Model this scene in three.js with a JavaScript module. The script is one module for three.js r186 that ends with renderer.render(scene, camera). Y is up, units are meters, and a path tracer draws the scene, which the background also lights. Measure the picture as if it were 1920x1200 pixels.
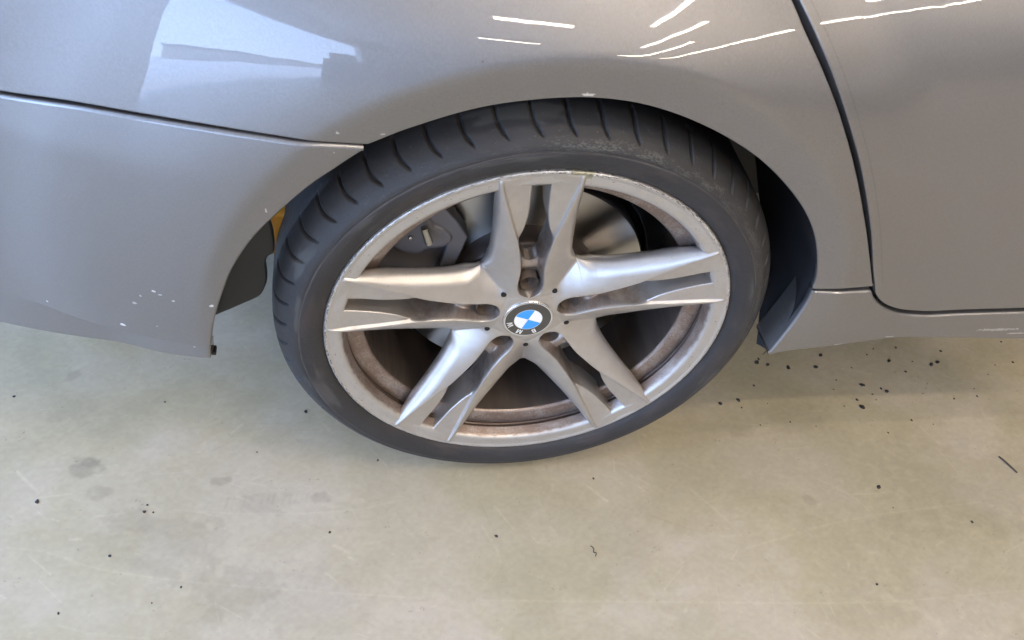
import * as THREE from 'three';
import { mergeGeometries } from 'three/addons/utils/BufferGeometryUtils.js';
import { RoundedBoxGeometry } from 'three/addons/geometries/RoundedBoxGeometry.js';
import { RectAreaLightUniformsLib } from 'three/addons/lights/RectAreaLightUniformsLib.js';

const col0 = (r, g, b) => new THREE.Color().setRGB(r, g, b);
// ------------------------------------------------------------------ camera, sky, lamps, exposure
const scene = new THREE.Scene();
const camera = new THREE.PerspectiveCamera(41.166, 1.6, 0.05, 400);
camera.position.set(-0.22126, 1.1787, 0.73473);
camera.rotation.set(-0.822513, -0.256156, 0.161092, 'YXZ');
const renderer = new THREE.WebGLRenderer({ antialias: true });
renderer.toneMapping = THREE.LinearToneMapping;
renderer.toneMappingExposure = 1.25;
renderer.shadowMap.enabled = true;
RectAreaLightUniformsLib.init();

const SKY = 7.6, LAMP = 43;                                     // daylight outside the doorways, ceiling lamps
{
  const w = 128, h = 64, d = new Float32Array(w * h * 4);
  for (let j = 0; j < h; j++) for (let i = 0; i < w; i++) {
    const el = Math.max(0, (j + 0.5) / h * 2 - 1), t = Math.pow(el, 0.5), k = (j * w + i) * 4;
    d[k] = SKY * (0.66 - 0.42 * t); d[k + 1] = SKY * (0.88 - 0.38 * t); d[k + 2] = SKY * (1.28 - 0.16 * t); d[k + 3] = 1;
  }
  const sky = new THREE.DataTexture(d, w, h, THREE.RGBAFormat, THREE.FloatType);
  sky.mapping = THREE.EquirectangularReflectionMapping; sky.magFilter = sky.minFilter = THREE.LinearFilter; sky.needsUpdate = true;
  scene.background = sky; scene.environment = sky;
}

{
  const sun = new THREE.DirectionalLight(col0(1, .90, .80), 5); sun.position.set(6, 40, -26); sun.castShadow = true;   // lights the pavement outside the bay doors
  const c = sun.shadow.camera; c.left = c.bottom = -40; c.right = c.top = 40; c.far = 120; scene.add(sun, sun.target);
}

// ------------------------------------------------------------------ helpers
const numbered = (() => { const n = {}; return (s) => { const k = n[s] = (n[s] ?? -1) + 1; return k ? `${s}_${String(k).padStart(3, '0')}` : s; }; })();
function tag(o, label, category, group) { o.userData.label = label; o.userData.category = category; if (group) o.userData.group = group; return o; }
function put(name, geo, mat, parent = scene) {
  const m = new THREE.Mesh(geo, mat); m.name = parent === scene ? numbered(name) : name; m.castShadow = m.receiveShadow = true; parent.add(m); return m;
}
function group(name, parent = scene) { const g = new THREE.Group(); g.name = parent === scene ? numbered(name) : name; parent.add(g); return g; }
const struct = (o) => { o.userData.kind = 'structure'; return o; };
function rng(seed) { let s = seed >>> 0; return () => { s = (s + 0x6D2B79F5) >>> 0; let t = Math.imul(s ^ (s >>> 15), 1 | s); t = (t + Math.imul(t ^ (t >>> 7), 61 | t)) ^ t; return ((t ^ (t >>> 14)) >>> 0) / 4294967296; }; }
const clamp = (x, a = 0, b = 1) => Math.min(b, Math.max(a, x)), mix = (a, b, t) => a + (b - a) * t;
const ss = (a, b, x) => { const t = clamp((x - a) / (b - a)); return t * t * (3 - 2 * t); };
function table(xs, ys) { return (x) => { if (x <= xs[0]) return ys[0]; for (let i = 1; i < xs.length; i++) if (x <= xs[i]) return mix(ys[i - 1], ys[i], (x - xs[i - 1]) / (xs[i] - xs[i - 1])); return ys[ys.length - 1]; }; }
function smoothTable(xs, ys) {                                     // monotone cubic through the same points
  const n = xs.length, d = [], m = [];
  for (let i = 0; i < n - 1; i++) d.push((ys[i + 1] - ys[i]) / (xs[i + 1] - xs[i]));
  m[0] = d[0]; m[n - 1] = d[n - 2];
  for (let i = 1; i < n - 1; i++) m[i] = d[i - 1] * d[i] <= 0 ? 0 : 2 / (1 / d[i - 1] + 1 / d[i]);
  return (x) => {
    if (x <= xs[0]) return ys[0]; if (x >= xs[n - 1]) return ys[n - 1];
    let i = 0; while (x > xs[i + 1]) i++;
    const h = xs[i + 1] - xs[i], t = (x - xs[i]) / h, t2 = t * t, t3 = t2 * t;
    return (2 * t3 - 3 * t2 + 1) * ys[i] + (t3 - 2 * t2 + t) * h * m[i] + (3 * t2 - 2 * t3) * ys[i + 1] + (t3 - t2) * h * m[i + 1];
  };
}
const PERM = (() => { const r = rng(7), p = Array.from({ length: 256 }, (_, i) => i); for (let i = 255; i > 0; i--) { const j = Math.floor(r() * (i + 1)); [p[i], p[j]] = [p[j], p[i]]; } return Uint8Array.from([...p, ...p]); })();
function noise(x, y) {                                              // value noise, 0..1
  const xi = Math.floor(x), yi = Math.floor(y), fx = x - xi, fy = y - yi, u = fx * fx * (3 - 2 * fx), v = fy * fy * (3 - 2 * fy);
  const h = (a, b) => PERM[PERM[a & 255] + (b & 255)] / 255;
  return mix(mix(h(xi, yi), h(xi + 1, yi), u), mix(h(xi, yi + 1), h(xi + 1, yi + 1), u), v);
}
function fbm(x, y, o = 4) { let s = 0, a = 0.5, t = 0; for (let i = 0; i < o; i++) { s += a * noise(x, y); t += a; x = x * 2.03 + 17.1; y = y * 2.03 + 9.7; a *= 0.5; } return s / t; }
const toS = (c) => 255 * (c <= 0.0031308 ? 12.92 * c : 1.055 * Math.pow(clamp(c), 1 / 2.4) - 0.055);
function texture(w, h, fn, srgb = true) {
  const d = new Uint8Array(w * h * 4);
  for (let j = 0; j < h; j++) for (let i = 0; i < w; i++) {
    const c = fn((i + 0.5) / w, (j + 0.5) / h), k = (j * w + i) * 4;
    for (let q = 0; q < 3; q++) d[k + q] = clamp(Math.round(srgb ? toS(c[q]) : 255 * c[q]), 0, 255);
    d[k + 3] = 255;
  }
  const t = new THREE.DataTexture(d, w, h); t.wrapS = t.wrapT = THREE.RepeatWrapping; t.magFilter = THREE.LinearFilter; t.minFilter = THREE.LinearFilter;
  if (srgb) t.colorSpace = THREE.SRGBColorSpace; t.needsUpdate = true; return t;
}
function canvasTexture(w, h, draw) {
  const c = document.createElement('canvas'); c.width = w; c.height = h; draw(c.getContext('2d'), w, h);
  const t = new THREE.CanvasTexture(c); t.colorSpace = THREE.SRGBColorSpace; return t;
}
const col = (r, g, b) => new THREE.Color().setRGB(r, g, b);
const std = (o) => new THREE.MeshStandardMaterial(o), phys = (o) => new THREE.MeshPhysicalMaterial(o);
function spline(pts, n = 12) { return new THREE.CatmullRomCurve3(pts.map((p) => new THREE.Vector3(p[0], p[1], 0)), false, 'centripetal').getPoints(pts.length * n).map((p) => [p.x, p.y]); }
function lathe(profile, seg, phiFrom = 0, phi = Math.PI * 2) {       // profile of [radius, z]; axis along z
  const g = new THREE.LatheGeometry(profile.map(([r, z]) => new THREE.Vector2(r, z)), seg, phiFrom, phi); g.rotateX(Math.PI / 2); return g;
}
function meshOf(pos, idx, uv, nor) {
  const g = new THREE.BufferGeometry(); g.setAttribute('position', new THREE.BufferAttribute(Float32Array.from(pos), 3)); g.setIndex(idx);
  if (uv) g.setAttribute('uv', new THREE.BufferAttribute(Float32Array.from(uv), 2));
  if (nor) g.setAttribute('normal', new THREE.BufferAttribute(Float32Array.from(nor), 3)); else g.computeVertexNormals();
  return g;
}

// ------------------------------------------------------------------ the side of the car: z = bodySurface(x, y), metres, wheel axle at (0, 0.333)
const AXLE = 0.333;
const bodySection = (() => {
  const ty = [0, .1, .3, .45, .6, .68, .735, .767, .80, .85, 1.2], tt = [-6, -4, 0, 2, 4, 6, 11.5, 17, 24, 30, 33];
  const lean = smoothTable(ty, tt), st = 0.0025, Z = [0];
  for (let i = 1; i < 500; i++) Z.push(Z[i - 1] - Math.tan(THREE.MathUtils.degToRad(lean((i - 0.5) * st))) * st);
  const off = 0.012 - Z[180];
  return (y) => { const t = clamp(y / st, 0, 498.9), i = Math.floor(t); return mix(Z[i], Z[i + 1], t - i) + off; };
})();
const soft = (t, s) => t < -s ? 0 : t > s ? t : (t + s) * (t + s) / (4 * s);
function bodySurface(x, y) {
  const tap = -0.35 * Math.min(x + 0.1, 0) ** 2, dx = x, dy = y - AXLE, r = Math.hypot(dx, dy), ang = Math.atan2(dy, dx) * 180 / Math.PI;
  const base = bodySection(y) + tap - 0.13 * soft(y - 0.62, 0.03) * ss(0.75, 0.05, x) * (1 - 0.8 * ss(0.05, 0.45, -x)) - 0.12 * ss(0, 0.15, -x) * (soft(y - 0.60, 0.012) - soft(y - 0.71, 0.04));
  const out = 0.53 + 0.11 * ss(85, 130, ang), w = 1 - (soft(r - 0.42, 0.006) - soft(r - out, 0.03)) / (out - 0.42);
  return base + w * (0.02 + 0.5 * tap - base) - 0.20 * soft(0.412 - r, 0.007) * ss(-5, 25, ang) * ss(200, 150, ang);
}
function bodyNormal(x, y, wave = 1) {
  const e = 2e-3, n = new THREE.Vector3(-(bodySurface(x + e, y) - bodySurface(x - e, y)) / (2 * e), -(bodySurface(x, y + e) - bodySurface(x, y - e)) / (2 * e), 1);
  n.x += wave * 0.007 * (fbm(x * 140, y * 140, 2) - 0.5); n.y += wave * 0.007 * (fbm(x * 140 + 50, y * 140, 2) - 0.5);   // orange peel of the lacquer
  return n.normalize();
}
// A panel: the body surface inside an outline, its rim rolled over and turned inward.
function panel(outline, { cell = 0.006, roll = 0.0025, back = 0.014, inset = 0, uvAt = (x, y) => [x, y] } = {}) {
  let P = outline.slice();
  if (THREE.ShapeUtils.area(P.map((p) => new THREE.Vector2(...p))) < 0) P.reverse();
  P = P.filter((p, i) => { const q = P[(i + 1) % P.length]; return Math.hypot(p[0] - q[0], p[1] - q[1]) > 1e-5; });
  P = P.map((p, i) => {                                            // drawn back by the roll, so that the rolled rim ends on the outline
    const n = P.length, a = P[(i + n - 1) % n], b = P[(i + 1) % n], u = [p[0] - a[0], p[1] - a[1]], v = [b[0] - p[0], b[1] - p[1]], lu = Math.hypot(...u), lv = Math.hypot(...v);
    const n1 = [u[1] / lu, -u[0] / lu], n2 = [v[1] / lv, -v[0] / lv], k = Math.min(2, 1 / Math.max(.2, 1 + n1[0] * n2[0] + n1[1] * n2[1]));
    return [p[0] - roll * (n1[0] + n2[0]) * k, p[1] - roll * (n1[1] + n2[1]) * k];
  });
  const B = [];                                                    // boundary cut at every grid line
  P.forEach((a, i) => {
    const b = P[(i + 1) % P.length], ts = [0];
    for (const c of [0, 1]) { const lo = Math.min(a[c], b[c]) / cell, hi = Math.max(a[c], b[c]) / cell; for (let k = Math.ceil(lo); k <= Math.floor(hi); k++) { const t = (k * cell - a[c]) / (b[c] - a[c]); if (t > 1e-4 && t < 1 - 1e-4) ts.push(t); } }
    ts.sort((p, q) => p - q); for (const t of ts) B.push([mix(a[0], b[0], t), mix(a[1], b[1], t)]);
  });
  const inside = (x, y) => { let r = false; for (let i = 0, j = P.length - 1; i < P.length; j = i++) { const a = P[i], b = P[j]; if ((a[1] > y) !== (b[1] > y) && x < (b[0] - a[0]) * (y - a[1]) / (b[1] - a[1]) + a[0]) r = !r; } return r; };
  const touched = new Set();
  B.forEach((a, i) => { const b = B[(i + 1) % B.length]; touched.add(Math.floor((a[0] + b[0]) / 2 / cell) + ',' + Math.floor((a[1] + b[1]) / 2 / cell)); });
  const pos = [], nor = [], uv = [], idx = [], seen = new Map();
  const vert = (x, y) => {
    const k = Math.round(x * 1e6) + '_' + Math.round(y * 1e6); if (seen.has(k)) return seen.get(k);
    const n = bodyNormal(x, y), v = pos.length / 3; pos.push(x, y, bodySurface(x, y) - inset); nor.push(n.x, n.y, n.z); uv.push(...uvAt(x, y)); seen.set(k, v); return v;
  };
  const xs = P.map((p) => p[0]), ys = P.map((p) => p[1]);
  for (let i = Math.floor(Math.min(...xs) / cell); i <= Math.max(...xs) / cell; i++) for (let j = Math.floor(Math.min(...ys) / cell); j <= Math.max(...ys) / cell; j++) {
    const x0 = i * cell, y0 = j * cell, x1 = x0 + cell, y1 = y0 + cell;
    if (touched.has(i + ',' + j)) {
      let poly = B;
      for (const [c, v, s] of [[0, x0, 1], [0, x1, -1], [1, y0, 1], [1, y1, -1]]) {
        const out = [];
        for (let k = 0; k < poly.length; k++) {
          const a = poly[k], b = poly[(k + 1) % poly.length], da = s * (a[c] - v), db = s * (b[c] - v);
          if (da >= -1e-9) out.push(a);
          if ((da > 1e-9 && db < -1e-9) || (da < -1e-9 && db > 1e-9)) { const t = da / (da - db); out.push([mix(a[0], b[0], t), mix(a[1], b[1], t)]); }
        }
        poly = out;
      }
      poly = poly.filter((p, k) => { const q = poly[(k + 1) % poly.length]; return Math.hypot(p[0] - q[0], p[1] - q[1]) > 1e-6; });
      if (poly.length < 3) continue;
      for (const t of THREE.ShapeUtils.triangulateShape(poly.map((p) => new THREE.Vector2(...p)), [])) idx.push(...t.map((k) => vert(...poly[k])));
    } else if (inside(x0 + cell / 2, y0 + cell / 2)) {
      const a = vert(x0, y0), b = vert(x1, y0), c = vert(x1, y1), d = vert(x0, y1); idx.push(a, b, c, a, c, d);
    }
  }
  const steps = 5, N = B.length, first = pos.length / 3;             // rolled rim
  B.forEach((p, i) => {
    let tx = 0, ty = 0;                                              // outward direction averaged over a few millimetres
    for (let k = -2; k <= 2; k++) { const a = B[(i + k + N) % N], b = B[(i + k + 1 + N) % N]; tx += b[0] - a[0]; ty += b[1] - a[1]; }
    const l = Math.hypot(tx, ty) || 1, o = new THREE.Vector3(ty / l, -tx / l, 0), n = bodyNormal(p[0], p[1], 0), z = bodySurface(...p) - inset;
    o.addScaledVector(n, -o.dot(n)).normalize();
    for (let s = 0; s <= steps + 1; s++) {
      const t = Math.min(s, steps) / steps * Math.PI / 2, e = roll * Math.sin(t), dn = -roll * (1 - Math.cos(t)) - (s > steps ? back : 0);
      pos.push(p[0] + o.x * e + n.x * dn, p[1] + o.y * e + n.y * dn, z + o.z * e + n.z * dn);
      nor.push(n.x * Math.cos(t) + o.x * Math.sin(t), n.y * Math.cos(t) + o.y * Math.sin(t), n.z * Math.cos(t) + o.z * Math.sin(t)); uv.push(...uvAt(...p));
    }
  });
  const W = steps + 2;
  for (let i = 0; i < N; i++) { const j = (i + 1) % N; for (let s = 0; s < W - 1; s++) { const a = first + i * W + s, b = first + j * W + s; idx.push(a, a + 1, b, b, a + 1, b + 1); } }
  return meshOf(pos, idx, uv, nor);
}

// ------------------------------------------------------------------ materials
const paintBase = { metalness: 0.80, roughness: 0.50, clearcoat: 1, clearcoatRoughness: 0.012 };
const PAINT = [0.220, 0.211, 0.206];
const filmEdge = smoothTable([.42, .452, .529, .618, .688, .735, .773, .80, .85], [.458, .442, .403, .352, .306, .273, .244, .222, .19]);
const chipsOn = (x0, y0, size, chips) => texture(1024, 1024, (u, v) => {
  const x = x0 + u * size, y = y0 + v * size, f = 0.93 + 0.14 * noise(x * 1300, y * 1300);
  let c = PAINT.map((p) => p * f);
  if (x0 === 0 && y > .43 && Math.abs(x - filmEdge(y) - .0118) < .0009) c = c.map((p) => p * .86);        // edge of the protective film on the door
  for (const [cx, cy, rx, ry, k] of chips) {
    const d = 1.7 * Math.hypot((x - cx) / rx, (y - cy) / ry) + 0.9 * (noise(x * 500 + cx * 77, y * 500) - 0.5);
    if (d < 1) c = k ? c.map((p) => mix(p, k, 0.85)) : c;
  }
  return c;
});
const M = {
  paintQuarter: phys({ ...paintBase, map: chipsOn(-0.8, 0.3, 1.6, [[0.009, 0.711, .011, .003, .8], [-0.241, 0.664, .003, .002, .8], [-0.196, 0.660, .004, .002, .7], [-0.102, 0.747, .002, .0015, .08], [-0.2, .70, .002, .001, .75]]) }),
  paintBumper: phys({ ...paintBase, map: chipsOn(-0.85, 0.15, 0.7, [[-.462, .422, .0045, .003, .8], [-.456, .418, .004, .0015, .75], [-.441, .411, .003, .002, .7], [-.514, .349, .005, .004, .9], [-.611, .347, .002, .002, .75], [-.625, .34, .005, .003, .22], [-.398, .409, .004, .003, .85], [-.551, .281, .003, .002, .85], [-.341, .515, .003, .005, .7], [-.48, .41, .002, .002, .7], [-.47, .36, .002, .001, .6], [-.406, .34, .002, .003, .6], [-.245, .640, .002, .001, .7], [-.43, .33, .002, .001, .7], [-.49, .395, .004, .003, .55], [-.5, .33, .005, .004, .3], [-.32, .56, .0015, .004, .65]]) }),
  paint: phys({ ...paintBase, map: chipsOn(0, 0, 1.2, [[.70, .325, .05, .004, .45], [.63, .305, .02, .0015, .6], [.60, .309, .016, .001, .6], [.46, .309, .03, .0012, .6], [.42, .44, .008, .001, .55], [.53, .318, .01, .0012, .6], [.372, .425, .004, .002, .7], [.74, .315, .03, .002, .55]]) }),
  gap: std({ color: col(.012, .011, .011), roughness: 0.7 }),
  blackPlastic: phys({ color: col(.005, .005, .005), roughness: 0.36 }),
  liner: phys({ color: col(.020, .019, .021), roughness: 0.6, specularIntensity: .7 }),
  underbody: std({ color: col(.03, .03, .03), roughness: 0.8 }),
  yellow: phys({ color: col(.72, .36, .02), roughness: 0.35, clearcoat: 0.5, clearcoatRoughness: 0.2 }),
  ironDark: phys({ color: col(.052, .047, .048), roughness: 0.5, metalness: 0.25 }),
  iron: phys({ color: col(.105, .10, .105), roughness: 0.45, metalness: 0.35 }),
  pin: phys({ color: col(.35, .34, .30), roughness: 0.25, metalness: 0.9 }),
  dark: std({ color: col(.008, .008, .008), roughness: 0.9 }),
  bolt: phys({ color: col(.16, .12, .09), roughness: 0.5, metalness: 0.5 }),
  chrome: phys({ color: col(.75, .74, .72), roughness: 0.18, metalness: 1 }),
};

// ------------------------------------------------------------------ the bay: floor, ceiling, walls with doorways, pavement outside
{
  const X0 = -1.15, Z0 = -1.35, L = 2.3, rand = rng(11);
  const spots = [[-.648, -.047, .020, .34], [-.640, -.052, .011, .26], [-.697, -.227, .014, .25], [-.614, 0, .014, .22], [-.443, -.008, .010, .3], [-.685, -.155, .03, .12], [-.292, .034, .012, .2], [-.409, .174, .05, .16], [-.499, .097, .06, .14], [-.372, .032, .03, .14], [-.567, .052, .03, .16], [.53, -.073, .05, .10], [.428, -.044, .02, .16], [.496, .096, .012, .25], [.72, .25, .14, .10], [.788, .079, .12, .10], [-.30, .20, .06, .1], [.05, -.1, .05, .06]];
  const lines = [[[-.678, .089], [-.613, .119], [-.547, .138], [-.441, .160], [-.303, .183], [-.145, .208]], [[-.066, .218], [.185, .242], [.538, .274], [.79, .277]], [[-.506, .037], [-.397, .052], [-.249, .057], [-.172, .045]], [[-.636, .202], [-.596, .216], [-.515, .232]], [[.36, .17], [.55, .135], [.80, .12]], [[.52, .05], [.58, .10], [.60, .14]], [[.30, .06], [.33, .10], [.36, .15]], [[-.05, .10], [-.03, .16], [-.06, .20]]];
  const N = 1536, scr = new Float32Array(N * N), px = (x, z) => [(x - X0) / L * N, (z - Z0) / L * N];
  const stroke = (a, b, w, k) => {                                    // a scratch or scuff: its own grain and edges
    const [x0, y0] = px(...a), [x1, y1] = px(...b), n = Math.ceil(Math.hypot(x1 - x0, y1 - y0) * 1.5), r = w / L * N;
    for (let i = 0; i <= n; i++) {
      const t = i / n, x = mix(x0, x1, t), y = mix(y0, y1, t), q = k * (0.35 + 0.9 * noise(x * .35, y * .35));
      for (let dx = -Math.ceil(r); dx <= Math.ceil(r); dx++) for (let dy = -Math.ceil(r); dy <= Math.ceil(r); dy++) {
        const d = Math.hypot(dx, dy) / (r + .5); if (d > 1) continue;
        const at = ((Math.round(y + dy) + N) % N) * N + (Math.round(x + dx) + N) % N, v = q * (1 - d * d);
        if (Math.abs(v) > Math.abs(scr[at])) scr[at] = v;
      }
    }
  };
  for (const l of lines) { const s = spline(l, 10); for (let i = 1; i < s.length; i++) stroke(s[i - 1], s[i], .0010, .09); }
  for (let i = 0; i < 2600; i++) {                                    // scuffs in bundles, like those of turning tyres and shoes
    const x = X0 + rand() * L, z = Z0 + rand() * L, dir = noise(x * 2.2 + 5, z * 2.2) * 7 + (rand() - .5) * .9, len = .008 + .05 * rand() ** 3;
    stroke([x, z], [x + Math.cos(dir) * len, z + Math.sin(dir) * len], .0002 + .0022 * rand() ** 4, (rand() < .78 ? .17 : -.10) * rand());
  }
  for (let i = 0; i < 16; i++) stroke([-.44 + i * .0085 + .002 * rand(), .022], [-.443 + i * .0085, .034 + .008 * rand()], .0016, -.10 * rand());   // tread print
  const map = texture(N, N, (u, v) => {
    const x = X0 + u * L, z = Z0 + v * L, wx = x + .05 * (fbm(x * 5 + 3, z * 5, 3) - .5), wz = z + .05 * (fbm(x * 5, z * 5 + 8, 3) - .5);
    const cloud = fbm(wx * 6 + 31, wz * 8 + 4, 5), veil = fbm(wx * 13 + 7, wz * 20 + 2, 4), fine = fbm(x * 160, z * 200, 3), big = fbm(x * 1.7 + 9, z * 1.7 + 2, 3);
    const haze = .55 * ss(.40, .62, fbm(wx * 4.2 + 11, wz * 5 + 3, 4)), scuff = haze + .75 * ss(.46, .64, cloud) * (.3 + .7 * veil) + .6 * ss(.55, .66, fbm(wx * 22, wz * 26 + 40, 3)) * ss(.40, .6, big);
    const edge = 1 - Math.abs(2 * fbm(wx * 34 + 7, wz * 40 + 90, 4) - 1), edge2 = 1 - Math.abs(2 * fbm(wx * 12 + 70, wz * 15 + 33, 5) - 1);
    let k = 1.0 + .13 * scuff - .06 * ss(.50, .36, cloud) + .05 * (veil - .5) + .16 * (fine - .5) + .05 * ss(.90, .99, edge) * ss(.45, .6, big) + .035 * ss(.88, .98, edge2) - .03 * (noise(x * 900, z * 900) - .5);
    for (const [sx, sz, r, a] of spots) { const d = Math.hypot((x - sx) / 1.5, z - sz) / r + 1.1 * (fbm(x * 70 + sx * 9, z * 70, 3) - .5); if (d < 1) k *= 1 - .6 * a * ss(1, .55, d) * (.6 + .8 * fbm(x * 90, z * 120, 3)); }
    k += scr[Math.min(N - 1, Math.floor(v * N)) * N + Math.min(N - 1, Math.floor(u * N))];
    const g = clamp(.5 * scuff), y = .05 * (big - .5);
    if (noise(x * 420, z * 420) * noise(x * 67 + 9, z * 67) > .80) k *= .72;
    return [.372 * k * (1 + .6 * y), .316 * k, (.204 + .055 * g - .3 * y) * k];
  });
  const rough = texture(512, 512, (u, v) => { const q = .30 + .22 * fbm(u * 24, v * 30, 4); return [q, q, q]; }, false);
  for (const t of [map, rough]) t.wrapS = t.wrapT = THREE.MirroredRepeatWrapping;
  const floorMat = phys({ map, roughnessMap: rough, roughness: 1, specularIntensity: .8 });
  const g = new THREE.PlaneGeometry(17.6, 21.4, 1, 1); g.rotateX(-Math.PI / 2); g.translate(4.4, 0, 5.5);
  const p = g.attributes.position, q = g.attributes.uv; for (let i = 0; i < p.count; i++) q.setXY(i, (p.getX(i) - X0) / L, (p.getZ(i) - Z0) / L);
  struct(put('floor', g, floorMat));

  const wallMat = std({ color: col(.78, .77, .75), roughness: .85 }), dado = std({ color: col(.16, .16, .165), roughness: .6 }), white = std({ color: col(.80, .79, .77), roughness: .9 });
  const box = (x0, x1, y0, y1, z0, z1) => { const b = new THREE.BoxGeometry(x1 - x0, y1 - y0, z1 - z0); b.translate((x0 + x1) / 2, (y0 + y1) / 2, (z0 + z1) / 2); return b; };
  struct(put('ceiling', box(-4.4, 13.2, 4.0, 4.25, -5.2, 16.2), white));
  const wall = (label, parts, low) => { const w = group('wall'); tag(w, label, 'wall'); put('wall_face', mergeGeometries(parts), wallMat, w); if (low) put('lower_band', mergeGeometries(low), dado, w); };
  wall('pale workshop wall far behind the camera, facing the side of the car', [box(-4.4, 13.2, 0, 4, 16, 16.2)], [box(-4.1, 12.9, 0, 2.4, 15.94, 15.997)]);
  wall('pale workshop wall on the far side of the car', [box(-4.4, 13.2, 0, 4, -5.2, -5)]);
  wall('pale workshop wall behind the rear of the car, open bay doors mirrored in the paint', [box(-4.4, -4.2, 0, 4, 1.55, 3.2), box(-4.4, -4.2, 3.5, 4, -5, 1.55), box(-4.4, -4.2, 3.1, 4, 3.2, 13.6), box(-4.4, -4.2, 0, 4, 13.6, 16)]);
  wall('pale workshop wall beyond the front of the car', [box(13, 13.2, 0, 4, -5, 16)], [box(12.94, 12.997, 0, 2.4, -4.9, 15.9)]);
  const cab = group('tool_cabinet'); cab.position.set(-3.55, 0, 9.9); cab.rotation.y = -.3; tag(cab, 'dark tool cabinet by the bay door, mirrored as a dark shape in the wing', 'cabinet');
  const cabMat = std({ color: col(.035, .037, .042), roughness: .5 });
  put('cabinet_body', new RoundedBoxGeometry(.9, 1.35, 1.7, 2, .02).translate(0, .675, 0), cabMat, cab);
  for (let k = 0; k < 5; k++) put('drawer', new RoundedBoxGeometry(.02, .22, 1.55, 2, .006).translate(.46, .2 + k * .25, 0), cabMat, cab);
  put('top_case', new RoundedBoxGeometry(.6, .42, .8, 2, .03).translate(0, 1.562, -.3), cabMat, cab);
  const out = new THREE.PlaneGeometry(160, 160); out.rotateX(-Math.PI / 2); out.translate(0, -.03, 0);
  struct(put('pavement', out, std({ color: col(.78, .74, .69), roughness: .9 })));

  const far = group('distant_building'); far.position.set(-48, 0, 122); tag(far, 'long low building across the pavement, mirrored as a dark strip below the sky', 'building');
  put('wall_face', new THREE.BoxGeometry(8, 3.2, 150).translate(0, 1.6, 0), std({ color: col(.30, .28, .27), roughness: .9 }), far);
  put('roof', new THREE.BoxGeometry(9, .5, 151).translate(0, 3.45, 0), std({ color: col(.10, .09, .09), roughness: .9 }), far);
  // ceiling lamps
  const lampGroup = 'ceiling lamps mirrored in the paint';
  const lampBody = std({ color: col(.7, .7, .7), roughness: .5 }), tube = std({ color: col(.9, .9, .88), emissive: col(1, .90, .76), emissiveIntensity: 8 });
  const lamp = (x, z, turn, len, wide = .10, mirrored = true) => {
    const l = group('ceiling_lamp'); l.position.set(x, 3.85, z); l.rotation.y = turn; if (mirrored) tag(l, 'long white ceiling lamp mirrored as a bright streak in the grey paint', 'ceiling lamp', lampGroup); else tag(l, z < 0 ? 'white ceiling lamp over the far side of the car' : 'white ceiling lamp straight above the floor beside the car', 'ceiling lamp', z < 0 ? 'ceiling lamps beyond the car' : 'ceiling lamps above the near floor');
    put('housing', new RoundedBoxGeometry(len + .06, .06, wide + .06, 2, .01), lampBody, l);
    const t = put('lamp_tube', new RoundedBoxGeometry(len, .03, wide, 2, .012), tube, l); t.position.y = -.046;
    const a = new THREE.RectAreaLight(col(1, .84, .66), LAMP, len, wide); a.position.y = -.066; a.rotation.x = -Math.PI / 2; a.name = 'lamp_light'; l.add(a);
  };
  const Q = Math.PI / 2;
  for (const [x, z, n] of [[2.2, 2.2, 2.0], [2.9, 3.3, 1.4], [2.9, 4.75, 1.4], [3.6, 5.2, 1.6], [3.6, 6.9, 1.6], [3.6, 8.6, 1.6], [4.5, 3.6, 1.7], [4.5, 5.4, 1.7], [4.5, 7.2, 1.7]]) lamp(x, z, Q, n);
  lamp(.62, 3.85, 0, 1.1, .24); lamp(.3, 6.4, 0, 1.1); lamp(1.25, 1.45, 0, 1.8, .10, false); lamp(.9, .8, 0, 1.0, .10, false); lamp(.3, -2.2, 0, 1.4, .10, false); lamp(3.4, -2.2, 0, 1.4, .10, false);
}

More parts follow.
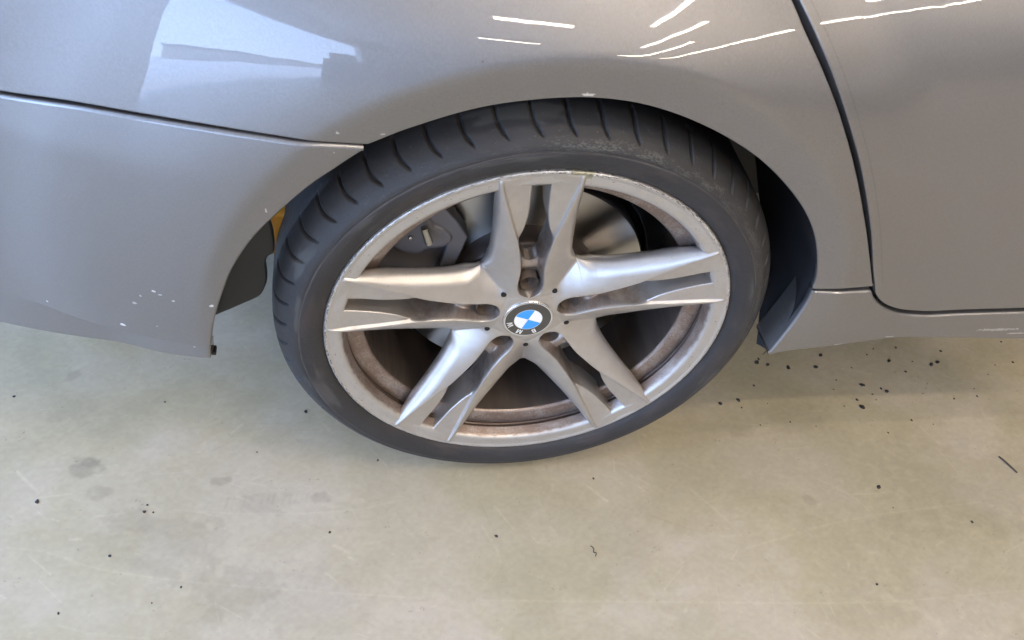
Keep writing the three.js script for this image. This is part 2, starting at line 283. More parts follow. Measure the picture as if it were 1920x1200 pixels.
// ------------------------------------------------------------------ the car
const car = group('car'); tag(car, 'silver grey car seen close at its rear wheel, standing on the workshop floor', 'car');
const archPts = [[-.413, .311], [-.411, .327], [-.403, .365], [-.395, .393], [-.382, .430], [-.366, .469], [-.339, .515], [-.316, .544], [-.273, .591], [-.248, .613], [-.203, .649], [-.153, .673], [-.100, .692], [-.047, .702], [.010, .706], [.065, .700], [.128, .680], [.201, .643], [.252, .606], [.305, .554], [.338, .506], [.363, .445], [.366, .421]];
const arch = spline(archPts, 10);
const before = (curve, f) => curve.filter(f);
const seamLow = spline([[-.78, .632], [-.65, .638], [-.580, .638], [-.494, .6495], [-.414, .6545], [-.336, .6545], [-.269, .6515], [-.211, .6445]]);
const seamUp = seamLow.map(([x, y]) => [x, y + .0010]);
{
  const archLeft = arch.filter((p) => p[1] < .643 && p[0] < -.1), archTop = arch.filter((p) => p[0] > -.1 || p[1] > .6505);
  const gapL = spline([[.02, 1.0], [.13, .90], [.218, .794], [.233, .773], [.262, .736], [.295, .691], [.343, .618], [.396, .529], [.453, .4255]]);
  put('rear_quarter_panel', panel([...archTop, ...spline([[.367, .421], [.408, .425], [.451, .4255]], 6), ...gapL.slice().reverse(), [-.78, 1.0], ...seamUp], { uvAt: (x, y) => [(x + .8) / 1.6, (y - .3) / 1.6] }), M.paintQuarter, car);
  const bottom = spline([[-.413, .311], [-.518, .288], [-.619, .2735], [-.701, .264], [-.80, .253]]);
  put('rear_bumper', panel([...archLeft.slice(1), ...seamLow.slice().reverse(), ...bottom.slice().reverse()], { roll: .004, inset: -.0038, uvAt: (x, y) => [(x + .85) / .7, (y - .15) / .7] }), M.paintBumper, car);
  const gapR = spline([[.0335, 1.0], [.1405, .90], [.2255, .794], [.2425, .773], [.2715, .735], [.3045, .688], [.3505, .618], [.402, .529], [.441, .452], [.458, .421]]);
  const doorLow = spline([[.458, .421], [.4635, .411], [.477, .397], [.495, .385], [.521, .375], [.565, .369], [.615, .370], [.718, .370], [1.0, .372]]);
  put('rear_door', panel([...gapR, ...doorLow.slice(1), [1.0, 1.0]], { roll: .002, uvAt: (x, y) => [x / 1.2, y / 1.2] }), M.paint, car);
  const sillTop = spline([[.367, .417], [.410, .418], [.455, .417]], 6), sillUnder = spline([[.457, .414], [.466, .402], [.480, .389], [.498, .377], [.524, .366], [.569, .3595], [.619, .3605], [.722, .3605], [1.0, .363]]);
  const crease = spline([[.347, .290], [.371, .297], [.475, .307], [.542, .313], [.612, .310], [.696, .304], [.762, .299], [1.0, .290]]);
  put('sill_panel', panel([...spline([[.347, .292], [.357, .333], [.363, .361], [.368, .398], [.367, .417]], 8), ...sillTop, ...sillUnder, ...crease.slice().reverse()], { roll: .004, back: .05, uvAt: (x, y) => [x / 1.2, y / 1.2] }), M.paint, car);
  // dark metal behind the joints
  put('door_jamb', panel([[.10, 1.0], [.16, .80], [.25, .69], [.40, .445], [.372, .40], [.38, .37], [.45, .34], [.95, .345], [.95, 1.0]], { inset: .020, cell: .02, back: .01 }), M.gap, car);
  put('bumper_bracket', panel([[-.76, .60], [-.30, .60], [-.235, .638], [-.205, .662], [-.30, .69], [-.76, .69]], { inset: .018, cell: .02, back: .005 }), M.gap, car);
  const tab = new THREE.BoxGeometry(.005, .005, .012); tab.translate(-.4095, .3125, -.006);
  put('bumper_clip', tab, M.blackPlastic, car);

  const shell = [new THREE.BoxGeometry(3.4, .72, 1.40).translate(.70, .62, -1.08), new THREE.BoxGeometry(2.2, .5, .25).translate(1.55, .66, -.20)];
  put('underbody', mergeGeometries(shell), M.underbody, car);
}

// wheel arch liner
{
  const liner = (a0, a1, depth, R, inner) => {
    const pos = [], idx = [], uv = [], n = 90, m = 14;
    for (let i = 0; i <= n; i++) for (let j = 0; j <= m; j++) {
      const a = mix(a0, a1, i / n), z = mix(.008, -depth(a), j / m), r = R(a) + .012 * Math.sin(j / m * Math.PI) + inner * ss(.3, .7, Math.sin(a * 9));
      pos.push(r * Math.cos(a), AXLE + r * Math.sin(a), z); uv.push(i / n * 4, j / m);
      if (i && j) { const b = (i - 1) * (m + 1) + j - 1; idx.push(b, b + 1, b + m + 1, b + 1, b + m + 2, b + m + 1); }
    }
    return meshOf(pos, idx, uv);
  };
  const D = Math.PI / 180;
  const dep = table([-16 * D, -10 * D, -8 * D, -4 * D, 3 * D, 14 * D, 30 * D, 110 * D, 138 * D, 145 * D], [.002, .010, .022, .050, .085, .20, .33, .33, .25, .06]);
  const rad = smoothTable([-15 * D, -6 * D, 2 * D, 12 * D, 20 * D, 110 * D, 152 * D], [.350, .353, .361, .372, .381, .384, .386]);
  put('wheel_arch_liner', liner(-9.2 * D, 145 * D, dep, rad, .0), M.liner, car);
  const s = new THREE.Shape(spline([[-.418, .330], [-.376, .3537], [-.351, .3697], [-.3437, .384], [-.3398, .3973], [-.339, .4122], [-.3387, .4278], [-.3338, .4385], [-.3275, .4437], [-.3255, .4669], [-.3263, .4825], [-.3273, .4908], [-.322, .5031], [-.30, .54]], 6).map((p) => new THREE.Vector2(...p)));
  s.lineTo(-.29, .58); s.lineTo(-.36, .54); s.lineTo(-.42, .42); s.closePath();
  put('rear_liner_panel', new THREE.ExtrudeGeometry(s, { depth: .006, bevelEnabled: true, bevelSize: .002, bevelThickness: .002, bevelSegments: 2 }).translate(0, 0, -.055), M.blackPlastic, car);
}

// brake
{
  const aniso = phys({ color: col(.44, .43, .40), metalness: 1, roughness: .32, anisotropy: .85, anisotropyRotation: Math.PI / 2 });
  const disc = new THREE.RingGeometry(.098, .1735, 160, 6); disc.translate(0, AXLE, -.098);
  { const p = disc.attributes.position, q = disc.attributes.uv; for (let i = 0; i < p.count; i++) { const x = p.getX(i), y = p.getY(i) - AXLE; q.setXY(i, (Math.atan2(y, x) / Math.PI / 2 + 1) % 1, Math.hypot(x, y)); } }
  const bd = group('brake_disc', car);
  put('disc_face', disc, aniso, bd);
  put('disc_edge', lathe([[.172, -.128], [.1755, -.126], [.1755, -.1005], [.1737, -.0985]], 120).translate(0, AXLE, 0), M.ironDark, bd);
  put('disc_hat', lathe([[.1065, -.0985], [.106, -.082], [.1035, -.070], [.097, -.0655], [.02, -.0655]], 96).translate(0, AXLE, 0), phys({ color: col(.085, .068, .06), roughness: .45, metalness: .5 }), bd);
  const shield = lathe([[.235, -.17], [.205, -.165], [.19, -.140], [.186, -.125], [.189, -.120], [.192, -.130]], 100).translate(0, AXLE, 0);
  put('dust_shield', mergeGeometries([shield, new THREE.CircleGeometry(.236, 60).translate(0, AXLE, -.172)]), M.dark, car);
  const cal = group('brake_caliper', car), V = (l) => new THREE.Shape(l.map((p) => new THREE.Vector2(p[0], p[1] + AXLE)));
  const ex = (l, d, b, z) => new THREE.ExtrudeGeometry(V(l), { depth: d, bevelEnabled: true, bevelSize: b, bevelThickness: b, bevelSegments: 3 }).translate(0, 0, z);
  put('caliper_bracket', ex([[-.150, .164], [-.119, .158], [-.105, .140], [-.089, .113], [-.095, .090], [-.109, .045], [-.123, .045], [-.113, .078], [-.108, .106], [-.116, .126], [-.132, .138], [-.145, .150]], .022, .003, -.092), M.iron, cal);
  put('caliper_body', ex(spline([[-.185, .115], [-.172, .136], [-.155, .146], [-.143, .146], [-.134, .132], [-.120, .124], [-.112, .114], [-.118, .105], [-.139, .101], [-.152, .093], [-.172, .100], [-.185, .115]], 4), .028, .007, -.098), M.iron, cal);
  put('brake_pad', ex([[-.195, .096], [-.158, .086], [-.148, .086], [-.116, .094], [-.109, .074], [-.120, .030], [-.20, .02]], .012, .003, -.096), M.ironDark, cal);
  const pin = new THREE.CylinderGeometry(.0045, .0055, .026, 20); pin.rotateZ(.28); pin.translate(-.1405, AXLE + .131, -.052);
  put('guide_pin', pin, M.pin, cal);
  const nut = new THREE.SphereGeometry(.0032, 12, 8); nut.translate(-.160, AXLE + .120, -.060); put('bleed_nipple', nut, M.pin, cal);
}

// ------------------------------------------------------------------ wheel
const wheel = group('wheel', car); wheel.position.set(0, AXLE, 0);
const TAU = Math.PI * 2;
// tyre: a turned profile with real sipes cut into its shoulder
{
  const prof = [[.2685, -.013], [.2717, -.010], [.2722, -.0075], [.2712, -.005], [.2735, -.0022], [.2765, .0008], [.2815, .0040], [.2900, .0068], [.2970, .0076], [.3005, .0075], [.3020, .0067], [.3045, .0066], [.3085, .0052], [.3140, .0012], [.3205, -.0055], [.3270, -.0135], [.3322, -.0235], [.3352, -.036], [.3365, -.050], [.337, -.065]];
  const c = new THREE.CatmullRomCurve3(prof.map(([r, z]) => new THREE.Vector3(r, z, 0)), false, 'centripetal'), rows = c.getPoints(110).map((p) => [p.x, p.y]);
  rows.push([.337, -.12], [.337, -.2], [.336, -.25], [.328, -.275], [.30, -.285], [.26, -.28]);
  const nT = 2160, nR = rows.length, pos = new Float32Array(nT * nR * 3 + nR * 3), uv = [], idx = [], per = TAU / 54, rot = 103.2 * Math.PI / 180;
  for (let j = 0; j < nR; j++) {
    const [r, z] = rows[j], a = rows[Math.max(0, j - 1)], b = rows[Math.min(nR - 1, j + 1)], l = Math.hypot(b[0] - a[0], b[1] - a[1]), nr = -(b[1] - a[1]) / l, nz = (b[0] - a[0]) / l;
    const t = clamp((r - .3150) / (.3365 - .3150)), on = r > .3140 && z < .0015 ? 1 : 0;
    const bend = -.032 * (1 - t) ** 2.4 + .008 * (t - 1) + (t >= 1 ? .35 * (-.05 - z) : 0);
    const depth = on * .0050 * ss(0, .3, t) * (z < -.06 ? 1 : 1) * ss(-.052, -.040, z), half = mix(.0010, .0024, ss(0, .5, t));
    for (let i = 0; i <= nT; i++) {
      const th = i / nT * TAU;
      let d = ((th - rot - bend) / per) % 1; if (d < 0) d += 1; if (d > .5) d -= 1;
      const k = Math.floor((th - rot - bend) / per + .5), wob = .0004 * (noise(j * .35, k * 7.3) - .5);
      const cut = depth * clamp(1.25 - Math.abs(d * per * r + wob) / half, 0, 1), lump = .00025 * (fbm(th * 60, j * .25, 2) - .5);
      let R = r - nr * cut + nr * lump; const Z = z - nz * cut + nz * lump;
      let x = R * Math.cos(th), y = R * Math.sin(th); if (y < -.3324) y = -.3324 - (y + .3324) * .02;
      pos.set([x, y, Z], (j * (nT + 1) + i) * 3); uv.push(i / nT, j / 110);
      if (i && j) { const q = (j - 1) * (nT + 1) + i - 1; idx.push(q, q + 1, q + nT + 1, q + 1, q + nT + 2, q + nT + 1); }
    }
  }
  const g = meshOf(pos.subarray(0, nR * (nT + 1) * 3), idx, uv);
  const deg = (u) => u * 360, rAt = (v) => rows[clamp(Math.round(v * 110), 0, nR - 1)];
  const band = smoothTable([0, 12, 40, 62, 75, 88, 100, 112, 135, 160, 200, 300, 345, 360], [1, 1, .8, .9, 1, .9, .35, .25, .35, .25, .12, .05, .5, 1]);
  const map = texture(2048, 384, (u, v) => {
    const [r, z] = rAt(v * 116 / 110), a = deg(u), x = u * TAU * .31 * 1000, y = v * 80, dust = fbm(x * .03, y * .05, 4), grain = noise(x * 1.3, y * 2.2);
    let k = .029 * (.86 + .28 * dust) * (.93 + .14 * grain), c = [k * 1.06, k * 1.0, k * 1.0];
    const onBand = Math.exp(-(((r - .3095 - .004 * (fbm(x * .02, 3, 3) - .5)) / .0075) ** 2)) * (z < .008 ? 1 : 0) * band(a);
    const speck = ss(.50, .72, .55 * fbm(x * .5, y * 1.5, 3) + .45 * fbm(x * .05, y * .25 + 3, 3) + .16 * (onBand - .6)) * onBand;
    c = c.map((q, i) => mix(q, [.24, .235, .20][i], .24 * speck));
    const line = Math.abs(r - .3022 - .001 * (noise(x * .015, 8) - .5)) < .0007 ? .25 + .5 * noise(x * .08, 1) : 0; c = c.map((q, i) => mix(q, [.085, .07, .062][i], line));
    const rub = ss(.66, .8, fbm(x * .012 + 40, y * .09 + 11, 4)) * (r > .283 ? 1 : .3); c = c.map((q, i) => mix(q, [.10, .098, .09][i], .45 * rub));
    const dots = noise(x * .55 + 91, y * 1.6 + 13) > .955 && r > .30 ? .7 : 0; c = c.map((q) => mix(q, .2, dots * .6));
    const brown = ss(.5, .75, fbm(x * .02, y * .12 + 70, 3)) * (r < .3 ? 1 : 0); c = c.map((q, i) => mix(q, [.060, .046, .042][i], .4 * brown));
    return c;
  });
  const bump = texture(1024, 256, (u, v) => { const q = .5 * fbm(u * 900, v * 90, 3) + .5 * fbm(u * 160, v * 26, 3); return [q, q, q]; }, false);
  map.repeat.set(1, 110 / 116); bump.repeat.set(1, 110 / 116);
  put('tyre', g, phys({ map, roughness: .58, specularIntensity: .65, bumpMap: bump, bumpScale: .0006 }), wheel);
}
// rim
const RIM = { metalness: .76, roughness: .40, clearcoat: .18, clearcoatRoughness: .2 };
{
  const prof = [[.2660, -.016], [.2700, -.013], [.2716, -.008], [.2717, -.003], [.2708, -.0008], [.2692, .0000], [.2668, -.0004], [.2645, -.0014], [.2600, -.0020], [.2540, -.0026], [.2510, -.0036], [.2487, -.0056], [.2470, -.0085], [.2455, -.0125], [.2440, -.0170], [.2432, -.0205], [.2440, -.0222], [.2470, -.0242], [.2478, -.0268], [.2462, -.0290], [.2420, -.0298], [.2380, -.0304], [.2300, -.0322], [.2245, -.0342], [.2222, -.0366], [.2216, -.040], [.2215, -.06], [.2225, -.12], [.232, -.20], [.25, -.24]];
  const c = new THREE.CatmullRomCurve3(prof.map(([r, z]) => new THREE.Vector3(r, z, 0)), false, 'centripetal'), n = 150, rows = c.getPoints(n), nT = 360, pos = [], uv = [], idx = [];
  rows.forEach((p, j) => { for (let i = 0; i <= nT; i++) { const t = i / nT * TAU; pos.push(p.x * Math.cos(t), p.x * Math.sin(t), p.y); uv.push(i / nT, j / n); if (i && j) { const q = (j - 1) * (nT + 1) + i - 1; idx.push(q, q + nT + 1, q + 1, q + 1, q + nT + 1, q + nT + 2); } } });
  const rash = smoothTable([0, 20, 32, 50, 58, 75, 80, 92, 100, 112, 120, 140, 150, 160, 185, 205, 215, 235, 250, 290, 320, 345, 360], [.5, .45, .8, .9, .55, .35, .9, .8, .1, .25, .3, .45, .5, .75, .85, .5, .25, .3, .05, .1, .2, .3, .5]);
  const map = texture(2048, 256, (u, v) => {
    const p = rows[clamp(Math.round(v * n), 0, n)], r = p.x, z = p.y, a = u * 360, x = u * TAU * 260, y = v * 130;
    let c = [.50, .478, .452].map((q) => q * (.94 + .10 * fbm(x * .08, y * .15, 3)) * (.97 + .06 * noise(x * 3, y * 3)));
    const dirt = fbm(x * .05, y * .10 + 20, 4), fine = fbm(x * .6, y * .8, 3);
    if (z < -.0025) { const zz = z + .0045 * (fbm(x * .12, y * .2 + 20, 4) - .5), m = clamp(.74 + .7 * (dirt - .45) + .6 * (fine - .5)) * ss(-.0045, -.0088, zz); c = c.map((q, i) => mix(q, [.20, .132, .098][i], clamp(m, 0, .88))); }
    if (z < -.0205 && z > -.0295) c = c.map((q, i) => mix(q, [.06, .042, .036][i], .8));
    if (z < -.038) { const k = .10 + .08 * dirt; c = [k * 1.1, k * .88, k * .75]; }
    const e = Math.abs(r - .2700), on = .75 * rash(a);                                             // kerb rash along the lip
    const s = fbm(x * .22, y * .5 + 4, 4), w = .0009 + .0042 * on * fbm(x * .05, 2, 3);
    if (e < w && s > .62 - .26 * on) c = s > .60 - .1 * on ? [.20, .19, .18] : [.86, .86, .86];
    if (z > -.0035 && r < .268 && fbm(x * .3, y * .5 + 60, 3) > .80) c = c.map((q, i) => mix(q, [.26, .18, .14][i], .75));
    if (a > 82 && a < 87.5 && r > .262) { const q = fbm(x * .5, y * .8, 3); c = q > .52 ? [.50, .47, .30] : [.24, .23, .20]; }
    return c;
  });
  const ro = texture(512, 64, (u, v) => { const q = .36 + .25 * fbm(u * 300, v * 40, 3); return [q, q, q]; }, false);
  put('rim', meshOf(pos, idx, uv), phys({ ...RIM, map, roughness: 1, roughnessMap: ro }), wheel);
}
// spokes: ten, five mirrored pairs; each is one half of a 72 degree sector
{
  const T36 = Math.tan(Math.PI / 5), SEAM = .087;
  const zs = smoothTable([.02, .05, .10, .16, .22, .255, .270], [-.0265, -.0258, -.0195, -.0110, -.0030, .0010, .0016]);
  const uc = smoothTable([.041, .0435, .046, .050, .056, .064, .08, .10, .12, .14, .155, .170, .190, .21, .25, .27], [0, .0070, .0110, .0145, .0168, .0180, .0168, .0160, .0176, .0200, .0224, .0262, .0313, .0358, .0448, .0474]);
  const ugOut = smoothTable([.108, .12, .135, .145, .155, .165, .175, .19, .21, .265], [.0126, .0148, .0182, .0200, .0208, .0188, .0156, .0130, .0112, .0108]);
  const uoT = smoothTable([.0871, .0885, .091, .095, .101, .110, .122, .14, .18, .22, .24, .252, .262, .27], [.0632, .0628, .0616, .0598, .0575, .0552, .0535, .0522, .0512, .0514, .0512, .0505, .0495, .0488]);
  const hp = smoothTable([.041, .044, .048, .056, .070, .077, .086, .096, .108, .125, .16], [0, -.008, -.020, -.027, -.0265, -.0225, -.0190, -.0215, -.0290, -.0340, -.036]);
  const fall = smoothTable([.024, .035, .043, .050, .057, .065, .08, .10, .14, .18, .21, .235, .268], [.05, .15, .5, 1.05, 1.55, 1.72, 1.62, 1.40, 1.12, 1.25, 1.50, 2.1, 3.4]);
  const ug = (a) => a < .0725 && a > .0487 ? Math.sqrt(Math.max(0, .0119 ** 2 - (a - .0606) ** 2)) : a <= .096 ? 0 : a < .108 ? .0126 * Math.sqrt(Math.max(0, 1 - ((.108 - a) / .012) ** 2)) : ugOut(a);
  const H = (a, u) => {
    const hc = zs(a), c = uc(a);
    if (u <= c && c > 1e-5) {
      const f = c * .62, pocket = hc + hp(a) * ss(0, 1, clamp((c - u) / (c - f))), bf = ss(.150, .164, a);
      const B = hc - .0042 * ss(0, .0030, c - u) * ss(.275, .235, a) - .055 * (c - u);
      return mix(pocket, B, bf);
    }
    return hc - fall(a) * Math.max(0, u - c) ** 1.35;
  };
  const half = (m) => {
    const as = []; for (let a = .024; a < .2685; a += (a < .135 ? .00075 : .0014)) as.push(a);
    as.push(.2690);
    const pos = [], uv = [], idx = [], fixed = [];
    let W = 0;
    as.forEach((a, i) => {
      const g = ug(a), o = a <= SEAM ? a * T36 : uoT(a), c = clamp(uc(a), g, o), b = Math.min(.0014, (c - g) * .45), e = Math.min(.016, (o - c) * .78), us = [], rr0 = ss(SEAM, SEAM + .022, a) * clamp((o - c) / .006);
      const hole = g > 0, seam = a <= SEAM, q = clamp(g / .006);
      us.push([g, hole ? Math.min(zs(a) - .048, H(a, g) - .012) : H(a, g)], [g, H(a, g) - .0016 * q], [g + b * .3, H(a, g + b * .3) - .0006 * q], [g + b, H(a, g + b)]);
      const nB = 9, lo = g + b, hi = c - Math.min(.0034, (c - lo) * .5);
      for (let k = 1; k <= nB; k++) { const u = mix(lo, hi, k / nB); us.push([u, H(a, u)]); }
      for (const t of [.3, .55, .78, .9]) { const u = mix(hi, c, t); us.push([u, H(a, u)]); }
      us.push([c, H(a, c) - .0003]);
      for (const t of [.0006, .0016]) us.push([Math.min(c + t, o), H(a, Math.min(c + t, o))]);
      const s0 = Math.min(c + .0016, o), s1 = Math.max(s0, o - (seam ? 0 : e));
      for (let k = 1; k <= 14; k++) { const u = mix(s0, s1, k / 14); us.push([u, H(a, u)]); }
      const ho = H(a, o);
      if (seam) for (let k = 0; k < 12; k++) us.push([o, ho]);
      else {
        for (const q of [.2, .4, .56, .70, .81, .89, .95, .985, 1]) us.push([o - e * (1 - q), H(a, o - e * (1 - q)) - Math.min(.013, e * 1.05) * (1 - Math.sqrt(1 - q * q)) * (.25 + .75 * rr0)]);
        const hb = us[us.length - 1][1]; us.push([o, hb - .004], [o - .002, hb - .009], [o - .010, hb - .014]);
      }
      W = us.length;
      us.forEach(([u, h], k) => {
        const rr = Math.hypot(a, u), end = ss(.2630, .2682, rr) * (k > 0 ? 1 : 0), f = Math.min(1, .2690 / rr);
        pos.push(a * f, m * u * f, mix(h, -.0010, end)); uv.push(a * 4, .5 + m * 4 * (u - (k === 0 ? Math.max(0, us[1][1] - h) : 0)));
        fixed.push(!hole && k < 3 ? 1 : seam && k >= W - 13 ? 2 : 0);
        if (i && k) { const q = (i - 1) * W + k - 1; if (m > 0) idx.push(q, q + W, q + 1, q + 1, q + W, q + W + 1); else idx.push(q, q + 1, q + W, q + 1, q + W + 1, q + W); }
      });
    });
    const g = meshOf(pos, idx, uv), n = g.attributes.normal, sn = new THREE.Vector3(-Math.sin(Math.PI / 5), m * Math.cos(Math.PI / 5), 0), v = new THREE.Vector3();
    for (let i = 0; i < n.count; i++) { v.fromBufferAttribute(n, i); if (fixed[i] === 1) v.y = 0; if (fixed[i] === 2) v.addScaledVector(sn, -v.dot(sn)); v.normalize(); n.setXYZ(i, v.x, v.y, v.z); }
    return g;
  };
  const dirtMap = texture(1024, 1024, (u, v) => {                                             // brake dust: brown, grainy, thick in the pockets
    const a = u / 4, y = Math.abs(v - .5) / 4, gx = u * 250, gy = v * 250;
    let c = [.50, .478, .452].map((q) => q * (.96 + .08 * fbm(gx * .06, gy * .06, 3)) * (.97 + .06 * noise(gx * 3, gy * 3)));
    const inPocket = y < uc(a) * .92 ? mix(.72, .16, ss(.135, .185, a + .03 * (fbm(gx * .05, gy * .05 + 31, 3) - .5))) : .14;
    const m = clamp(inPocket * (.45 + 1.1 * (fbm(gx * .11, gy * .11, 4) - .3)) + .5 * (fbm(gx * .9, gy * .9, 2) - .5) * inPocket);
    c = c.map((q, i) => mix(q, [.24, .155, .11][i], m));
    if (fbm(gx * .8 + 44, gy * .8 + 9, 2) > .90) c = c.map((q, i) => mix(q, [.10, .08, .07][i], .8));
    return c;
  });
  const mat = phys({ ...RIM, map: dirtMap });
  const L = half(1), R = half(-1), phi0 = 94.24 * Math.PI / 180;
  const cup = lathe([[.0121, -.034], [.0122, -.056], [.0115, -.060], [.0085, -.062], [.0078, -.056], [.0, -.055]], 40), hole = lathe([[.0037, -.004], [.0037, .0], [.0034, .0004], [.0, .0004]], 24);
  const cupMat = phys({ color: col(.22, .17, .135), roughness: .5, metalness: .4 });
  for (let k = 0; k < 5; k++) {
    const t = phi0 + k * TAU / 5;
    for (const g of [L, R]) put('spoke', g, mat, wheel).rotation.z = t;
    const b = put('bolt_recess', cup, cupMat, wheel); b.position.set(.0606 * Math.cos(t), .0606 * Math.sin(t), 0);
    const s = t + TAU / 10, z = H(.058 * Math.cos(Math.PI / 5), .058 * Math.sin(Math.PI / 5));
    const h = put('small_hole', hole, M.dark, wheel); h.position.set(.058 * Math.cos(s), .058 * Math.sin(s), z + .0012);
  }
  put('hub', lathe([[.080, -.064], [.0, -.064]], 48), M.dark, wheel);
}
// centre cap with its roundel
{
  const cap = canvasTexture(1024, 1024, (g, w) => {
    g.fillStyle = '#8a8985'; g.fillRect(0, 0, w, w); g.translate(w / 2, w / 2);
    const disc = (r, s) => { g.fillStyle = s; g.beginPath(); g.arc(0, 0, r, 0, TAU); g.fill(); };
    disc(500, '#b9b6ae'); disc(484, '#33312f'); disc(300, '#c9c7c2');
    g.rotate(-158 * Math.PI / 180);
    for (const q of [[0, '#e6e4e2'], [1, '#1d93dd'], [2, '#e6e4e2'], [3, '#1d93dd']]) { g.fillStyle = q[1]; g.beginPath(); g.moveTo(0, 0); g.arc(0, 0, 290, -q[0] * Math.PI / 2 - Math.PI / 2, -q[0] * Math.PI / 2); g.fill(); }
    g.fillStyle = '#dcd9d2'; g.textAlign = 'center'; g.textBaseline = 'middle'; g.font = 'bold 165px sans-serif';
    [['B', -47], ['M', 0], ['W', 47]].forEach(([s, a]) => { g.save(); g.rotate(a * Math.PI / 180); g.translate(0, -392); g.fillText(s, 0, 0); g.restore(); });
  });
  const c = put('centre_cap', lathe([[.0352, -.031], [.0352, -.0258], [.0346, -.0246], [.0338, -.0243], [.0333, -.0246]], 80), M.chrome, wheel);
  const face = new THREE.CircleGeometry(.0334, 80); face.translate(0, 0, -.0245);
  put('cap_badge', face, phys({ map: cap, roughness: .35, clearcoat: 1, clearcoatRoughness: .05 }), wheel);
}

// ------------------------------------------------------------------ things on and above the floor
{
  const arm = group('lift_arm'); tag(arm, 'yellow metal lift arm just visible between tyre and black liner', 'lift arm');
  put('arm_beam', new RoundedBoxGeometry(.13, .070, .30, 3, .006).translate(-.276, .421, -.252), M.yellow, arm);
}
const bitMat = [std({ color: col(.014, .013, .014), roughness: .6 }), std({ color: col(.03, .025, .023), roughness: .75 })];
const bits = [[.641, -.210, 10], [.506, -.198, 12], [.513, -.207, 6], [.526, -.192, 9], [.564, -.184, 9], [.620, -.182, 11], [.757, -.221, 4], [.806, -.222, 5], [.737, -.207, 4], [.776, -.190, 8], [.824, -.186, 4], [.860, -.176, 9], [.876, -.182, 9], [.897, -.209, 6], [1.042, -.227, 5], [1.037, -.174, 6], [.995, -.169, 3], [.798, -.162, 6], [.648, -.149, 4], [.692, -.177, 3], [.695, -.135, 10], [.737, -.118, 10], [.729, -.125, 5], [.706, -.113, 4], [.670, -.102, 6], [.708, -.100, 3], [.673, -.085, 12], [.482, -.145, 5], [.441, -.114, 9], [.405, -.108, 9], [.442, -.097, 4], [.494, -.103, 3], [.865, -.094, 5], [.915, -.097, 5], [.919, -.115, 3], [.828, -.131, 3], [.818, -.148, 2], [.967, -.147, 3], [.808, -.109, 3], [.522, -.061, 4], [.464, -.058, 4], [.756, -.051, 5], [.634, -.128, 3], [.639, -.089, 3], [.567, -.049, 3], [.698, -.027, 4], [.630, .080, 10], [.765, .156, 6], [.550, .247, 5], [.142, .029, 4], [-.030, .119, 6], [.794, -.040, 3], [.638, .120, 3], [-.319, -.132, 8], [-.702, .010, 8], [-.549, .038, 6], [-.546, .027, 4], [-.536, .040, 4], [-.586, .106, 6], [-.279, .093, 5], [-.393, -.057, 3], [-.483, .162, 4], [-.638, .186, 4], [-.545, -.165, 4], [-.519, .182, 3], [-.204, -.029, 4], [-.779, -.189, 5]];
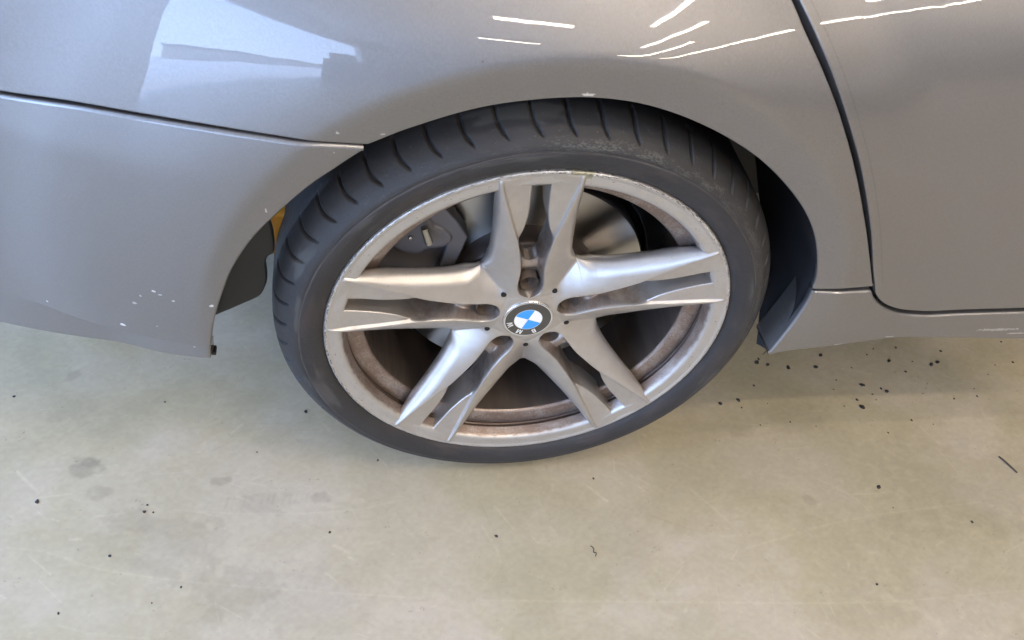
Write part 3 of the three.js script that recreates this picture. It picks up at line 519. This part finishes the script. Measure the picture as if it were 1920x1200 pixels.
const bitLabels = {
  0: 'oval black crumb on the floor just below the sill, right of the liner flap', 1: 'largest black crumb right beside the tip of the liner flap', 3: 'flat black crumb a little right of the liner flap tip', 4: 'round black crumb midway along the row below the sill', 5: 'black crumb with a small tail below the rear of the sill',
  9: 'tilted oval black crumb under the corner of the door', 11: 'long flat crumb, left one of a touching pair below the door', 12: 'dark crumb with a tail, right one of a touching pair below the door', 20: 'upper left of three big black crumbs on open floor below the door corner', 21: 'right one of three big black crumbs on open floor below the door corner', 26: 'lowest of three big black crumbs on open floor below the door corner',
  28: 'round black crumb on the floor right of the tyre, upper of two', 29: 'oval black crumb on the floor nearest the right of the tyre', 46: 'single black seed shaped crumb alone on the pale floor at right', 53: 'single black crumb on the bluish floor left of the tyre', 54: 'single black crumb near the left edge of the floor',
  47: 'small dark crumb at the far right of the open floor', 48: 'small dark crumb at lower right of the floor', 50: 'tiny slanted crumb on the floor straight below the tyre', 58: 'slanted dark crumb on the lower left floor', 55: 'dark crumb beside grey smudges on the left floor', 59: 'brown crumb on the lower middle left floor', 49: 'tiny round crumb on the floor just right below the tyre', 66: 'small crumb on the floor under the bumper at far left',
};
bits.forEach(([x, z, s], i) => {
  const r = rng(100 + i), g = new THREE.IcosahedronGeometry(1, 2), p = g.attributes.position, w = s * .00034, e = 1 + .7 * r(), o = r() * 50;
  for (let k = 0; k < p.count; k++) { const v = new THREE.Vector3().fromBufferAttribute(p, k), q = .75 + .5 * noise(v.x * 1.6 + o + 9, v.z * 1.6 + v.y + 9); p.setXYZ(k, v.x * q * w * e, v.y * q * w * .55, v.z * q * w); }
  g.computeVertexNormals();
  const m = put('floor_crumb', g, bitMat[i % 4 === 3 ? 1 : 0]); m.position.set(x, w * .3, z); m.rotation.y = r() * 6.3;
  const side = x < -.1 ? 'tiny dark speck of grit scattered on the bluish left floor' : z < -.14 ? 'tiny dark speck of grit scattered in the shade below the sill and door' : 'tiny dark speck of grit scattered on the tan right floor';
  tag(m, bitLabels[i] ?? side, 'crumb', bitLabels[i] ? 'black crumbs on the floor' : side.replace('tiny dark speck of grit scattered', 'specks of grit'));
});
{
  const tube = (pts, r) => new THREE.TubeGeometry(new THREE.CatmullRomCurve3(pts.map((p) => new THREE.Vector3(...p))), 24, r, 7);
  tag(put('twig', tube([[.884, .0016, .036], [.890, .003, .050], [.900, .0016, .071]], .0014), std({ color: col(.06, .045, .035), roughness: .8 })), 'thin straight brown twig lying on the floor at the right edge', 'twig');
  tag(put('hair_thread', tube([[.113, .001, .147], [.117, .002, .153], [.1155, .001, .158], [.1195, .002, .160], [.117, .001, .165]], .0006), std({ color: col(.03, .03, .025), roughness: .8 })), 'short curled black thread on the floor below the tyre', 'thread');
}

renderer.render(scene, camera);
